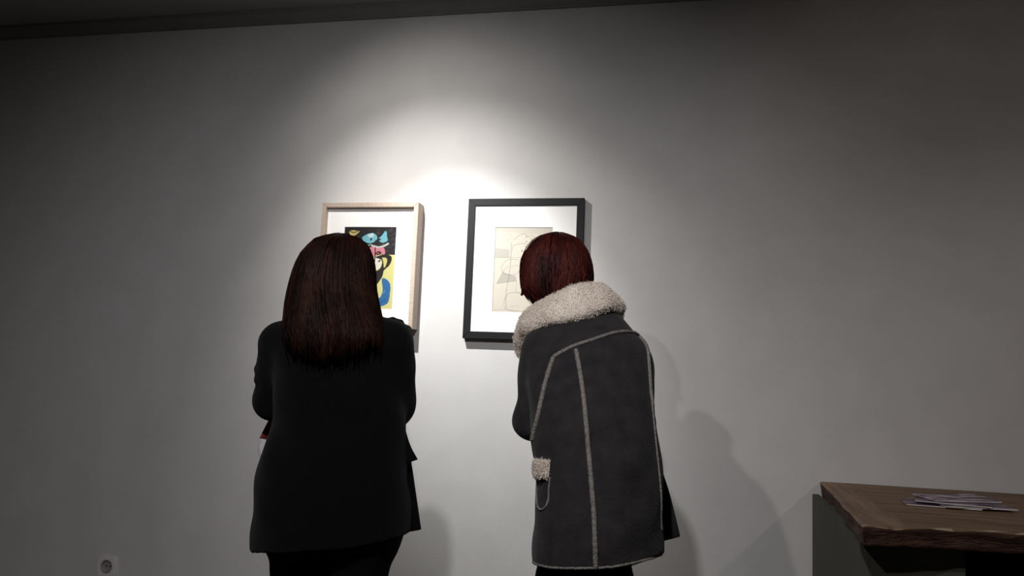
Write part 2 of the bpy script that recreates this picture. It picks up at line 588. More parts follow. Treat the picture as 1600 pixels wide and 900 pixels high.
def wrinkle(amp, sc, seed):
    r = np.random.default_rng(seed)
    W = [(r.normal(0, 1, 3) * np.array([1, 1, 1.7]), r.uniform(0, 6.28)) for _ in range(7)]

    def fn(X, Y, Z):
        t = 0
        for w, p in W:
            t = t + np.sin(sc * (w[0] * X + w[1] * Y + w[2] * Z) + p)
        return (amp / 3) * t
    return fn


# ------------------------------------------------------------------ the room
X0, X1, Y0, Y1, ZC = -4.6, 3.4, -5.2, 0.0, 2.765
structure(box('wall_back', X0 - 0.2, X1 + 0.2, 0.0, 0.2, -0.2, ZC + 0.2, M['wall']))
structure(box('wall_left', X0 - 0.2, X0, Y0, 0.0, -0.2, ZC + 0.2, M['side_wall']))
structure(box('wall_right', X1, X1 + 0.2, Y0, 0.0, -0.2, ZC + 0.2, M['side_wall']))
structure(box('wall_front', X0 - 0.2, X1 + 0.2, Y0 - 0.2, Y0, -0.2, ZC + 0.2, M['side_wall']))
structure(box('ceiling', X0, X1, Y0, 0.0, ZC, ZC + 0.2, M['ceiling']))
floor = structure(box('floor', X0, X1, Y0, 0.0, -0.2, -0.006, M['floor_joint']))
plank_mesh = box_data(-0.66, 0.66, -0.069, 0.069, -0.006, 0.0, 0.0015)
plank_mesh.materials.append(M['floor'])
for i in range(37):
    for j in range(-1, 8):
        y = -0.075 - 0.14 * i
        x = X0 + 0.70 + j * 1.33 - (0.66 if i % 2 else 0.0)
        a, b = max(x - 0.66, X0), min(x + 0.66, X1)
        if b - a < 0.08:
            continue
        o = bpy.data.objects.new('floor_board', plank_mesh)
        COL.objects.link(o)
        o.parent = floor
        o.location = ((a + b) / 2, y, 0)
        o.scale = ((b - a) / 1.32, 1, 1)
cove = [(0, 2.713), (-0.012, 2.713), (-0.013, 2.720), (-0.020, 2.724), (-0.030, 2.733), (-0.038, 2.746), (-0.040, 2.750), (-0.048, 2.752), (-0.049, ZC), (0, ZC)]
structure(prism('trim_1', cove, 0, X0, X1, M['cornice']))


# ------------------------------------------------------------------ the two pictures
def lin(c):
    return np.array(srgb(*c)[:3])


class Paint:
    """colours laid down on a fine flat sheet: u to the right, v down, both in source units"""
    def __init__(self, w, h, nx, ny, base):
        self.u, self.v = np.meshgrid(np.linspace(0, w, nx), np.linspace(0, h, ny))
        self.nx, self.ny = nx, ny
        self.c = np.tile(lin(base), (ny, nx, 1)).astype(float)

    def put(self, mask, col, a=1.0):
        k = (np.clip(mask, 0, 1) * a)[..., None]
        self.c = self.c * (1 - k) + lin(col) * k

    def poly(self, pts, col, a=1.0):
        pts = spline(list(pts) + [pts[0]], 10 * len(pts)) if len(pts) > 4 else np.array(pts, float)
        ins = np.zeros(self.u.shape, bool)
        n = len(pts)
        for i in range(n):
            (x1, y1), (x2, y2) = pts[i], pts[(i + 1) % n]
            if y1 == y2:
                continue
            cr = ((y1 > self.v) != (y2 > self.v)) & (self.u < (x2 - x1) * (self.v - y1) / (y2 - y1) + x1)
            ins ^= cr
        self.put(ins.astype(float), col, a)

    def line(self, pts, col, w, a=1.0, smooth=True):
        pts = spline(pts, 8 * len(pts)) if smooth and len(pts) > 2 else np.array(pts, float)
        best = np.full(self.u.shape, 1e9)
        for (x1, y1), (x2, y2) in zip(pts[:-1], pts[1:]):
            dx, dy = x2 - x1, y2 - y1
            t = np.clip(((self.u - x1) * dx + (self.v - y1) * dy) / (dx * dx + dy * dy + 1e-9), 0, 1)
            best = np.minimum(best, np.hypot(self.u - x1 - t * dx, self.v - y1 - t * dy))
        self.put(np.clip((w - best) / (0.5 * w) + 0.5, 0, 1), col, a)

    def dot(self, x, y, rx, ry, col, a=1.0):
        self.put((((self.u - x) / rx) ** 2 + ((self.v - y) / ry) ** 2 < 1).astype(float), col, a)

    def sheet(self, name, x0, x1, z0, z1, y, parent, ink=1.0):
        self.c = self.c * ink
        nx, ny = self.nx, self.ny
        X, Zz = np.meshgrid(np.linspace(x0, x1, nx), np.linspace(z1, z0, ny))
        V = np.stack([X.ravel(), np.full(X.size, y), Zz.ravel()], 1)
        i = np.arange((ny - 1) * nx).reshape(ny - 1, nx)[:, :-1].ravel()
        Fc = np.stack([i, i + nx, i + nx + 1, i + 1], 1)
        me = mesh(name, V, Fc)
        at = me.color_attributes.new('print', 'FLOAT_COLOR', 'POINT')
        at.data.foreach_set('color', np.concatenate([self.c.reshape(-1, 3), np.ones((nx * ny, 1))], 1).astype(np.float32).ravel())
        return link(name, me, M['print'], parent)


def frame(root, x0, x1, z0, z1, depth, face, mh, mv, recess):
    """four mitred rails, a mat board and a backing"""
    yb, yf = -0.001, -depth

    def rail(a, b, m):                       # a: outer edge ends, b: inner edge ends
        V = []
        for y in (yf, yb):
            V += [(a[0][0], y, a[0][1]), (a[1][0], y, a[1][1]), (b[1][0], y, b[1][1]), (b[0][0], y, b[0][1])]
        Fc = [(0, 1, 2, 3), (4, 5, 6, 7), (0, 4, 5, 1), (1, 5, 6, 2), (2, 6, 7, 3), (3, 7, 4, 0)]
        me = mesh('rail', V, Fc)
        import bmesh
        bm = bmesh.new()
        bm.from_mesh(me)
        bmesh.ops.recalc_face_normals(bm, faces=bm.faces[:])
        bmesh.ops.bevel(bm, geom=[e for e in bm.edges if abs(e.verts[0].co.y - yf) < 1e-6 and abs(e.verts[1].co.y - yf) < 1e-6], offset=0.0012, segments=2, affect='EDGES')
        bm.to_mesh(me)
        bm.free()
        return link('rail', me, m, root)
    e = 0.0002
    rail([(x0, z1), (x1, z1)], [(x0 + face, z1 - face), (x1 - face, z1 - face)], mh)
    rail([(x0, z0), (x1, z0)], [(x0 + face, z0 + face), (x1 - face, z0 + face)], mh)
    rail([(x0, z0 + e), (x0, z1 - e)], [(x0 + face, z0 + face + e), (x0 + face, z1 - face - e)], mv)
    rail([(x1, z0 + e), (x1, z1 - e)], [(x1 - face, z0 + face + e), (x1 - face, z1 - face - e)], mv)
    box('backing', x0 + face, x1 - face, -0.006, -0.002, z0 + face, z1 - face, M['hardboard'], root)
    return -(depth - recess)


def mat_with_window(root, x0, x1, z0, z1, y, wx0, wx1, wz0, wz1):
    t = 0.002
    o = [(x0, z0), (x1, z0), (x1, z1), (x0, z1)]
    w = [(wx0, wz0), (wx1, wz0), (wx1, wz1), (wx0, wz1)]
    b = 0.0015
    w2 = [(wx0 - b, wz0 - b), (wx1 + b, wz0 - b), (wx1 + b, wz1 + b), (wx0 - b, wz1 + b)]
    V = [(p[0], y, p[1]) for p in o] + [(p[0], y, p[1]) for p in w2] + [(p[0], y + t, p[1]) for p in w]
    Fc = []
    for i in range(4):
        j = (i + 1) % 4
        Fc += [(i, j, 4 + j, 4 + i), (4 + i, 4 + j, 8 + j, 8 + i)]
    return link('mat_board', mesh('mat_board', V, Fc), M['mat_board'], root)


ZB = CAM_Z
# pale wooden box frame with the coloured print
P1 = dict(x0=-1.490, x1=-1.064, z0=ZB + 0.169, z1=ZB + 0.690)
pic1 = thing('framed_picture', 'pale oak deep box frame around a colourful abstract print, hanging on the wall at left', 'picture', (-1.277, 0, P1['z0']))
ym = frame(pic1, P1['x0'], P1['x1'], P1['z0'], P1['z1'], 0.070, 0.019, M['pale_wood'], M['pale_wood_flat'], 0.022)
A1 = (-1.392, -1.163, ZB + 0.248, ZB + 0.590)
mat_with_window(pic1, P1['x0'] + 0.0192, P1['x1'] - 0.0192, P1['z0'] + 0.0192, P1['z1'] - 0.0192, ym, *A1)
pt = Paint(514, 790, 150, 230, (236, 229, 152))
rn = np.random.default_rng(3)
pt.poly([(-10, -10), (524, -10), (524, 268), (-10, 262)], (44, 41, 42))
for _ in range(90):
    x, y = rn.uniform(300, 514), rn.uniform(10, 255)
    pt.line([(x, y), (x + rn.uniform(10, 34), y - rn.uniform(-6, 22))], (120, 116, 118), 1.6, 0.45)
pt.poly([(45, 46), (70, 30), (110, 32), (150, 38), (120, 70), (90, 85), (60, 75)], (228, 206, 130))
pt.line([(60, 42), (95, 52), (140, 34)], (40, 36, 36), 4)
pt.poly([(175, 100), (215, 70), (275, 55), (315, 70), (330, 110), (300, 150), (240, 158), (195, 135)], (128, 200, 212))
pt.poly([(230, 72), (290, 58), (290, 92), (250, 100)], (222, 238, 240))
pt.poly([(350, 100), (385, 50), (415, 40), (425, 90), (432, 130), (390, 150), (355, 135)], (128, 200, 212))
pt.line([(165, 100), (215, 66), (275, 48), (320, 66), (350, 92), (392, 44)], (34, 32, 34), 7)
pt.line([(190, 140), (240, 162), (295, 155), (325, 128), (360, 118)], (34, 32, 34), 7)
pt.dot(270, 118, 9, 13, (30, 40, 44))
pt.line([(252, 170), (300, 185), (350, 195), (400, 182), (440, 160)], (214, 214, 208), 9)
pt.line([(245, 160), (275, 190), (262, 215)], (30, 28, 30), 5)
pt.poly([(250, 205), (290, 190), (330, 202), (400, 200), (412, 262), (360, 264), (320, 300), (318, 440), (250, 440), (235, 300)], (224, 138, 152))
pt.line([(320, 262), (350, 240), (372, 250), (340, 268)], (40, 34, 36), 7)
pt.poly([(300, 292), (345, 285), (378, 320), (382, 370), (350, 410), (305, 425)], (240, 236, 220))
pt.poly([(350, 330), (372, 312), (376, 330), (356, 342)], (60, 56, 58))
pt.poly([(312, 294), (370, 272), (430, 266), (476, 280), (484, 320), (462, 372), (415, 420), (400, 480), (350, 560), (300, 606), (296, 440), (352, 418), (384, 382), (384, 320)], (44, 41, 42))
pt.poly([(388, 296), (425, 296), (440, 322), (430, 372), (412, 390), (404, 340)], (226, 214, 130))
pt.line([(316, 200), (318, 300), (312, 430)], (34, 30, 32), 5)
pt.poly([(284, 612), (344, 606), (350, 680), (392, 676), (412, 610), (398, 510), (420, 494), (462, 520), (486, 570), (478, 710), (440, 752), (380, 764), (310, 736), (280, 700)], (56, 118, 176))
pt.line([(405, 640), (425, 630), (430, 610)], (150, 190, 214), 3, 0.7)
pt.line([(330, 720), (390, 730), (440, 700)], (38, 92, 150), 8, 0.5)
pt.poly([(20, 300), (120, 290), (180, 420), (150, 560), (60, 600), (10, 470)], (44, 41, 42))
pt.poly([(60, 340), (110, 340), (130, 430), (90, 500), (50, 430)], (224, 138, 152))
pt.poly([(30, 640), (140, 610), (240, 680), (200, 760), (60, 760)], (128, 200, 212))
pt.sheet('print', A1[0], A1[1], A1[2], A1[3], ym + 0.0022, pic1, 0.58)

# black frame with the pale pencil drawing
P2 = dict(x0=-0.862, x1=-0.385, z0=ZB + 0.139, z1=ZB + 0.712)
pic2 = thing('framed_picture', 'black wooden frame around a faint pencil drawing on beige paper, hanging on the wall', 'picture', (-0.62, 0, P2['z0']))
ym = frame(pic2, P2['x0'], P2['x1'], P2['z0'], P2['z1'], 0.032, 0.029, M['black_wood'], M['black_wood'], 0.007)
A2 = (-0.745, -0.510, ZB + 0.249, ZB + 0.593)
mat_with_window(pic2, P2['x0'] + 0.0292, P2['x1'] - 0.0292, P2['z0'] + 0.0292, P2['z1'] - 0.0292, ym, *A2)
pt = Paint(520, 735, 190, 270, (238, 228, 212))
g = (112, 110, 106)
pt.poly([(0, 180), (130, 190), (140, 265), (0, 262)], (205, 200, 190), 0.8)
pt.poly([(30, 490), (80, 390), (200, 420), (210, 465)], (200, 195, 184), 0.9)
pt.poly([(0, 0), (520, 0), (520, 60), (0, 40)], (214, 208, 198), 0.5)
for L, w, a in (
    ([(170, 110), (200, 80), (260, 55), (320, 90), (340, 140), (300, 170)], 4, .55),
    ([(160, 200), (170, 160), (240, 140), (300, 150), (310, 200), (240, 210)], 4, .5),
    ([(60, 90), (100, 60), (150, 70), (120, 110), (70, 100)], 3, .35),
    ([(150, 130), (150, 270), (140, 420), (120, 560), (125, 700)], 4, .6),
    ([(0, 262), (140, 262), (300, 262)], 3, .55),
    ([(70, 380), (75, 330), (130, 280), (220, 280)], 4, .5),
    ([(80, 380), (110, 410), (200, 405), (240, 360), (250, 300)], 4, .4),
    ([(150, 345), (200, 330), (260, 335)], 3, .4),
    ([(30, 490), (90, 380), (130, 330)], 3, .55),
    ([(30, 490), (110, 478), (210, 462)], 3, .5),
    ([(210, 460), (212, 560), (240, 565)], 3, .4),
    ([(110, 620), (140, 575), (200, 565), (250, 570)], 4, .5),
    ([(110, 620), (105, 680), (150, 720), (230, 722)], 4, .45),
    ([(150, 690), (210, 680), (240, 684)], 3, .35),
    ([(10, 720), (120, 712), (260, 726), (500, 718)], 4, .4),
    ([(320, 60), (400, 120), (420, 260), (360, 360)], 4, .5),
    ([(300, 480), (380, 440), (470, 520), (420, 640)], 4, .45),
    ([(290, 620), (350, 600), (400, 660)], 4, .4),
):
    pt.line(L, g, w * 0.75, a * 0.8)
for x, y in ((285, 80), (286, 122), (282, 165), (250, 200)):
    pt.dot(x, y, 6, 6, (90, 84, 78), 0.7)
pt.put(((pt.u < 4) | (pt.u > 516) | (pt.v < 5) | (pt.v > 730)).astype(float), (190, 182, 170), 0.7)
pt.sheet('drawing', A2[0], A2[1], A2[2], A2[3], ym + 0.0022, pic2, 0.66)

# ------------------------------------------------------------------ wall socket
sx, sz = -2.410, ZB - 0.892
sock = thing('wall_socket', 'white plastic wall socket with a round recess, low on the wall at left', 'socket', (sx, 0, sz - 0.043))
N = 40
ring = [(0.029 * math.cos(2 * math.pi * i / N), 0.029 * math.sin(2 * math.pi * i / N)) for i in range(N)]
sq = []
for i in range(N):
    a = 2 * math.pi * i / N
    c, s_ = math.cos(a), math.sin(a)
    k = 1 / (abs(c) ** 9 + abs(s_) ** 9) ** (1 / 9)
    sq.append((0.043 * k * c, 0.043 * k * s_))


def ringmesh(name, loops, m, parent, cap=False):
    V, Fc = [], []
    for pts, y in loops:
        V += [(sx + p[0], y, sz + p[1]) for p in pts]
    for l in range(len(loops) - 1):
        for i in range(N):
            j = (i + 1) % N
            Fc.append((l * N + i, l * N + j, (l + 1) * N + j, (l + 1) * N + i))
    if cap:
        Fc.append(tuple(range((len(loops) - 1) * N, len(loops) * N)))
    return link(name, mesh(name, V, Fc), m, parent)


sc_ = lambda pts, k: [(p[0] * k, p[1] * k) for p in pts]
ringmesh('plate', [(sq, 0.0), (sq, -0.013), (sc_(sq, 0.96), -0.0155), (sc_(ring, 1.02), -0.0155), (ring, -0.0148)], M['white_plastic'], sock)
ringmesh('insert', [(sc_(ring, 1.0), -0.0148), (sc_(ring, 0.93), -0.014), (sc_(ring, 0.76), -0.003), (sc_(ring, 0.70), -0.001)], M['insert'], sock, True)
for dx in (-0.0095, 0.0095):
    prism('pin_hole', [(sx + dx + 0.0035 * math.cos(a * math.pi / 6), sz + 0.0035 * math.sin(a * math.pi / 6)) for a in range(12)], 1, -0.0016, -0.0005, M['hole'], sock)
for dz in (-0.0175, 0.0175):
    box('earth_clip', sx - 0.004, sx + 0.004, -0.007, -0.001, sz + dz - 0.002, sz + dz + 0.002, M['metal'], sock, 0.0006)

# ------------------------------------------------------------------ rustic counter on the right
TZ = ZB - 0.342
desk = thing('counter', 'rustic counter with a thick brown live-edge wooden top on a dark grey-green base', 'counter', (1.1, -0.45, 0))


def slab():
    x_l, x_r, nx, ny = 0.0, 1.0, 150, 46
    V, Fc, mi = [], [], []
    th = 0.052

    def outline(s, t):
        """s along the counter, t from the wall (0) to the front (1)"""
        left = 0.504 - 0.050 * t + 0.006 * noise.noise(Vector((3.1, t * 7, 0))) + 0.003 * noise.noise(Vector((1, t * 23, 4)))
        right = 2.15
        x = left + (right - left) * s
        front = -0.950 + 0.16 * (x - 0.454) if x < 0.95 else -0.871 + 0.02 * (x - 0.95)
        front += 0.010 * noise.noise(Vector((x * 5, 0, 2))) + 0.006 * noise.noise(Vector((x * 19, 1, 5)))
        back = -0.004
        return x, back + (front - back) * t
    prof = [(0, 0.0), (0.5, 0.0)]
    ss = np.concatenate([np.linspace(0, 0.06, 30)[:-1], np.linspace(0.06, 1, nx - 29)])
    ts = np.concatenate([np.linspace(0, 0.93, ny - 14)[:-1], np.linspace(0.93, 1, 15)])
    for top in (1, 0):
        for t in ts:
            for s in ss:
                x, y = outline(s, t)
                if top:
                    z = TZ + 0.0012 * noise.noise(Vector((x * 3, y * 16, 1))) - 0.004 * max(0, (t - 0.96) / 0.04) ** 2 * (0.6 + noise.noise(Vector((x * 14, 3, 3))))
                    z -= 0.003 * max(0, (0.006 - s) / 0.006) ** 2
                else:
                    z = TZ - th - 0.004 * noise.noise(Vector((x * 6, y * 6, 7)))
                    x2 = x + (0.006 * (1 - s / 0.02) if s < 0.02 else 0)
                    y2 = y + (0.020 * ((t - 0.9) / 0.1) if t > 0.9 else 0)
                    x, y = x2, y2
                V.append((x, y, z))
    nxx, nyy = len(ss), len(ts)
    off = nxx * nyy
    for j in range(nyy - 1):
        for i in range(nxx - 1):
            a = j * nxx + i
            Fc.append((a, a + nxx, a + nxx + 1, a + 1))
            px_, py_, _z = V[a]
            worn = ts[j] > 0.972 and noise.noise(Vector((px_ * 21, ts[j] * 30, 8))) > 0.02
            mi.append(3 if worn else (2 if ss[i] < 0.046 + 0.02 * ts[j] else 0))
            Fc.append((off + a, off + a + 1, off + a + nxx + 1, off + a + nxx)); mi.append(1)
    # rough sides: three rings between the top and the bottom edge
    edge = [(j * nxx) for j in range(nyy)] + [(nyy - 1) * nxx + i for i in range(1, nxx)] + [j * nxx + nxx - 1 for j in range(nyy - 2, -1, -1)]
    prev = edge
    for k in range(1, 7):
        f = k / 6
        if k < 6:
            cur = []
            for q, a in enumerate(edge):
                p, b = Vector(V[a]), Vector(V[off + a])
                m_ = p.lerp(b, f)
                on_back = p.y > -0.01
                amt = (0.010 * noise.noise(Vector((p.x * 12, p.y * 12, f * 3))) + 0.007 * noise.noise(Vector((p.x * 40, p.y * 40, f * 6))) - 0.004) * math.sin(math.pi * f)
                out = Vector((-0.3, -1, 0)) if q >= nyy - 1 else Vector((-1, -0.1, 0))
                if not on_back:
                    m_ += out * amt
                m_.y = min(m_.y, -0.004)
                cur.append(len(V))
                V.append(tuple(m_))
        else:
            cur = [off + a for a in edge]
        for q in range(len(edge) - 1):
            Fc.append((prev[q], cur[q], cur[q + 1], prev[q + 1])); mi.append(1)
        prev = cur
    me = mesh('counter_top', V, Fc)
    import bmesh
    bm = bmesh.new()
    bm.from_mesh(me)
    bmesh.ops.recalc_face_normals(bm, faces=bm.faces[:])
    bm.to_mesh(me)
    bm.free()
    o = link('counter_top', me, M['slab'], desk, True)
    for q_ in ('slab_edge', 'slab_end', 'slab_worn'):
        me.materials.append(M[q_])
    me.polygons.foreach_set('material_index', np.array(mi, np.int32))
    return o


slab()
zt = TZ - 0.046
prism('side_panel', [(-0.004, 0.0), (-0.004, zt), (-0.80, zt), (-0.80, 0.0)], 0, 0.478, 0.500, M['panel'], desk)
box('front_panel', 0.501, 0.735, -0.799, -0.779, 0.0, zt, M['panel'], desk, 0.001)
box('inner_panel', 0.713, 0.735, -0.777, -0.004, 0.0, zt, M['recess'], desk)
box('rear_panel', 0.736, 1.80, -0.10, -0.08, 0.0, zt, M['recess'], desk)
box('front_panel', 1.80, 2.06, -0.799, -0.779, 0.0, zt, M['panel'], desk, 0.001)
box('side_panel', 2.061, 2.083, -0.80, -0.004, 0.0, zt, M['panel'], desk, 0.001)
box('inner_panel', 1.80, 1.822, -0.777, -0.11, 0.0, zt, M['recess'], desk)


def leaflet(label, cx, cy, z, ang, w, h, cover, group='leaflets on the counter', t=0.0036, lift=0.0):
    o = thing('leaflet', label, 'leaflet', (cx, cy, z), group)
    ca, sa = math.cos(ang), math.sin(ang)

    def sheet(name, z0, z1, dx, m, k):
        V, Fc, n = [], [], 9
        for zz in (z0, z1):
            for j in range(2):
                for i in range(n):
                    u = (i / (n - 1) - 0.5) * w + dx
                    v = (j - 0.5) * h
                    cu = lift * ((i / (n - 1)) ** 2) * k
                    V.append((cx + u * ca - v * sa, cy + u * sa + v * ca, z + zz + cu))
        for i in range(n - 1):
            Fc += [(2 * n + i, 2 * n + i + 1, 3 * n + i + 1, 3 * n + i), (i, n + i, n + i + 1, i + 1),
                   (i, i + 1, 2 * n + i + 1, 2 * n + i), (n + i, 3 * n + i, 3 * n + i + 1, n + i + 1)]
        Fc += [(0, 2 * n, 3 * n, n), (n - 1, 2 * n - 1, 4 * n - 1, 3 * n - 1)]
        link(name, mesh(name, V, Fc), m, o)
    sheet('pages', 0.0, t * 0.75, 0.001, M['paper'], 0.6)
    sheet('cover', t * 0.76, t, 0.0, cover, 1.0)
    return o


z = TZ + 0.0016
leaflet('dark purple leaflet at the bottom of the pile on the counter, poking out left', 0.775, -0.445, z, -0.10, 0.20, 0.14, M['purple_dark'], lift=0.001)
leaflet('pale purple leaflet sticking out at the right of the pile on the counter', 0.862, -0.450, z + 0.0044, 0.12, 0.20, 0.14, M['purple'], lift=0.001)
leaflet('purple leaflet with a pale band, third up in the pile on the counter', 0.815, -0.435, z + 0.009, -0.28, 0.20, 0.14, M['purple_dark'], lift=0.002)
leaflet('purple and white leaflet lying on top of the pile on the counter', 0.835, -0.400, z + 0.0145, 0.22, 0.20, 0.14, M['purple'], lift=0.005)

# ------------------------------------------------------------------ woman on the left: long brown hair, black jacket, arms folded
pl = thing('person', 'person with long brown hair in a black jacket, arms folded, before the pale oak frame', 'person', (-0.89, -1.12, 0))
HC = np.array([-0.930, -1.078, 1.430])
FR = head_frame((-0.18, 1.0, 0.06), (0.02, -0.03, 1))
B = Field((-1.20, -1.32, -0.0), (-0.60, -0.76, 1.56), 0.0038)
sculpt_head(B, HC, FR)
B.cap((-0.895, -1.125, 1.26), (-0.924, -1.098, 1.39), 0.056, 0.050, 0.03)
B.loft([(0.78, -1.05, -0.73, -1.13, 0.105), (0.86, -1.05, -0.73, -1.13, 0.115), (1.02, -1.03, -0.75, -1.12, 0.09), (1.15, -1.03, -0.75, -1.12, 0.10), (1.26, -1.02, -0.76, -1.13, 0.075), (1.30, -0.96, -0.82, -1.13, 0.055)], 0.03)
ARM_L = [(-1.072, -1.13, 1.252), (-1.112, -1.06, 1.096), (-0.965, -0.900, 1.080)]
ARM_R = [(-0.752, -1.13, 1.262), (-0.775, -1.04, 1.090), (-1.040, -0.940, 1.150)]
for a in (ARM_L, ARM_R):
    B.cap(a[0], a[1], 0.043, 0.036, 0.03)
    B.cap(a[1], a[2], 0.036, 0.024, 0.02)
sculpt_hand(B, (-1.045, -0.945, 1.150), (-0.93, -0.30, 0.12), (0.30, -0.95, 0.0), (0.1, 0, 1), (0.45, 0.75, 0.6), 0.95)
sculpt_hand(B, (-0.965, -0.900, 1.080), (1.0, 0.02, 0.12), (-0.05, -1.0, 0.1), (-0.1, 0, 1), (0.25, 0.45, 0.4), 0.95)
LEG = {-1: [(-0.972, -1.12, 0.80), (-0.965, -1.10, 0.45), (-0.962, -1.14, 0.09)], 1: [(-0.812, -1.12, 0.80), (-0.818, -1.10, 0.45), (-0.822, -1.14, 0.09)]}
for l in LEG.values():
    B.cap(l[0], l[1], 0.078, 0.048, 0.03)
    B.cap(l[1], l[2], 0.048, 0.030, 0.02)
    B.cap(l[2], (l[2][0], l[2][1] + 0.13, 0.035), 0.030, 0.022, 0.02)
body = link('body', B.surface('body'), M['skin'], pl, True)
add_eyes(body, HC, FR, 'brown_hair')

T = Field((-1.16, -1.34, 0.02), (-0.62, -0.94, 0.90), 0.006)
for sd, l in LEG.items():
    k_, a_ = l[1], l[2]
    T.cap((l[0][0] + 0.004 * sd, -1.13, 0.82), (l[0][0] + 0.004 * sd, -1.13, 0.775), 0.104, 0.103, 0.03)
    T.cap((l[0][0] + 0.004 * sd, -1.13, 0.775), (l[0][0] - 0.004 * sd, -1.125, 0.66), 0.103, 0.078, 0.03)
    T.cap((l[0][0] - 0.004 * sd, -1.125, 0.66), k_, 0.080, 0.062, 0.02)
    T.cap(k_, (a_[0], a_[1], 0.10), 0.062, 0.050, 0.02)
T.warp(wrinkle(0.003, 24, 5))
T.d = np.maximum(T.d, 0.085 - T.ax[2][None, None, :])
T.d = np.maximum(T.d, T.ax[2][None, None, :] - 0.86)
link('trousers', T.surface('trousers'), M['trousers'], pl, True)
sculpt_shoe('shoe', -0.962, -1.12, pl, -0.12)
sculpt_shoe('shoe', -0.822, -1.12, pl, 0.10)

J = Field((-1.19, -1.36, 0.64), (-0.60, -0.78, 1.40), 0.005)
hemL = lambda X, Y: 0.704 + 0.17 * (X + 1.10)
J.loft([(0.66, -1.104, -0.672, -1.139, 0.158), (0.77, -1.106, -0.676, -1.136, 0.160), (0.87, -1.103, -0.685, -1.134, 0.152), (0.93, -1.097, -0.692, -1.132, 0.143), (0.98, -1.083, -0.700, -1.131, 0.136),
        (1.03, -1.066, -0.706, -1.130, 0.130), (1.10, -1.071, -0.716, -1.132, 0.128), (1.20, -1.079, -0.722, -1.135, 0.122), (1.26, -1.091, -0.728, -1.136, 0.105),
        (1.295, -1.080, -0.740, -1.137, 0.090), (1.325, -1.025, -0.775, -1.138, 0.075), (1.36, -0.985, -0.830, -1.130, 0.066)], 0.03,
       fold=lambda th, Z: 1 + 0.012 * np.clip((1.05 - Z) / 0.4, 0, 1) * np.sin(7 * th + 1.0), hem=hemL)
for a, w in ((ARM_L, 0.060), (ARM_R, 0.061)):
    J.cap((a[0][0], a[0][1], a[0][2] - 0.004), a[1], w + 0.002, w - 0.002, 0.035)
    fo = [a[1][i] + 0.86 * (a[2][i] - a[1][i]) for i in range(3)]
    J.cap(a[1], fo, w - 0.003, 0.044, 0.02)
for k, (gx, gz) in enumerate([(-0.764, 1.322), (-0.742, 1.316), (-0.719, 1.300)]):     # gathers along the raised right shoulder
    J.cap((gx - 0.010, -1.165, gz - 0.030), (gx, -1.10, gz), 0.009, 0.012, 0.014)
for k in range(2):                              # creases on the left sleeve
    J.cap((-1.150, -1.06, 1.185 - 0.030 * k), (-1.140, -1.115, 1.178 - 0.030 * k), 0.012, 0.012, 0.012)
J.warp(wrinkle(0.0042, 19, 11))
J.d = np.maximum(J.d, (1.345 - 0.25 * 0) * -1 + J.ax[2][None, None, :])
inner = J.d + 0.012
cut = np.maximum(inner, J.ax[2][None, None, :] - 0.82)
J.d = np.maximum(J.d, -cut)
jacket = link('jacket', J.surface('jacket'), M['jacket'], pl, True)


def cloth_panel(name, quad_rows, thick, m, parent, amp=0.006, seed=0):
    """a hanging piece of cloth: rows of points from the top down, given thickness and soft folds"""
    R = [spline(r, 14) for r in quad_rows]
    G = np.array([spline([r[i] for r in R], 22) for i in range(14)])      # 14 x 22 x 3
    nz = np.zeros(G.shape[:2])
    for i in range(14):
        for j in range(22):
            nz[i, j] = noise.noise(Vector((i * 0.35 + seed, j * 0.08, seed)))
    du, dv = np.gradient(G, axis=0), np.gradient(G, axis=1)
    nn = np.cross(du, dv)
    nn /= np.linalg.norm(nn, axis=2)[..., None] + 1e-9
    G = G + nn * (amp * nz * np.linspace(0.2, 1, 22)[None, :])[..., None]
    A, Bk = G + nn * thick / 2, G - nn * thick / 2
    V = np.concatenate([A.reshape(-1, 3), Bk.reshape(-1, 3)])
    o_ = 14 * 22
    Fc = []
    for i in range(13):
        for j in range(21):
            a = i * 22 + j
            Fc += [(a, a + 1, a + 23, a + 22), (o_ + a, o_ + a + 22, o_ + a + 23, o_ + a + 1)]
    bd = [i * 22 for i in range(14)] + [13 * 22 + j for j in range(1, 22)] + [i * 22 + 21 for i in range(12, -1, -1)] + [j for j in range(20, 0, -1)]
    for q in range(len(bd)):
        a, b = bd[q], bd[(q + 1) % len(bd)]
        Fc.append((a, b, o_ + b, o_ + a))
    return link(name, mesh(name, V, Fc), m, parent, True)


cloth_panel('front_panel', [[(-0.760, -1.05, 0.99), (-0.708, -1.08, 0.985)], [(-0.750, -1.05, 0.942), (-0.699, -1.08, 0.942)], [(-0.745, -1.05, 0.877), (-0.686, -1.08, 0.877)], [(-0.740, -1.05, 0.753), (-0.664, -1.08, 0.775)]], 0.008, M['jacket'], jacket, 0.004, 2)
cloth_panel('pocket_flap', [[(-0.760, -1.13, 1.086), (-0.726, -1.10, 1.075)], [(-0.755, -1.13, 1.02), (-0.707, -1.10, 1.02)], [(-0.750, -1.13, 0.975), (-0.692, -1.10, 0.987)], [(-0.740, -1.13, 0.930), (-0.673, -1.10, 0.959)]], 0.008, M['jacket'], jacket, 0.003, 6)

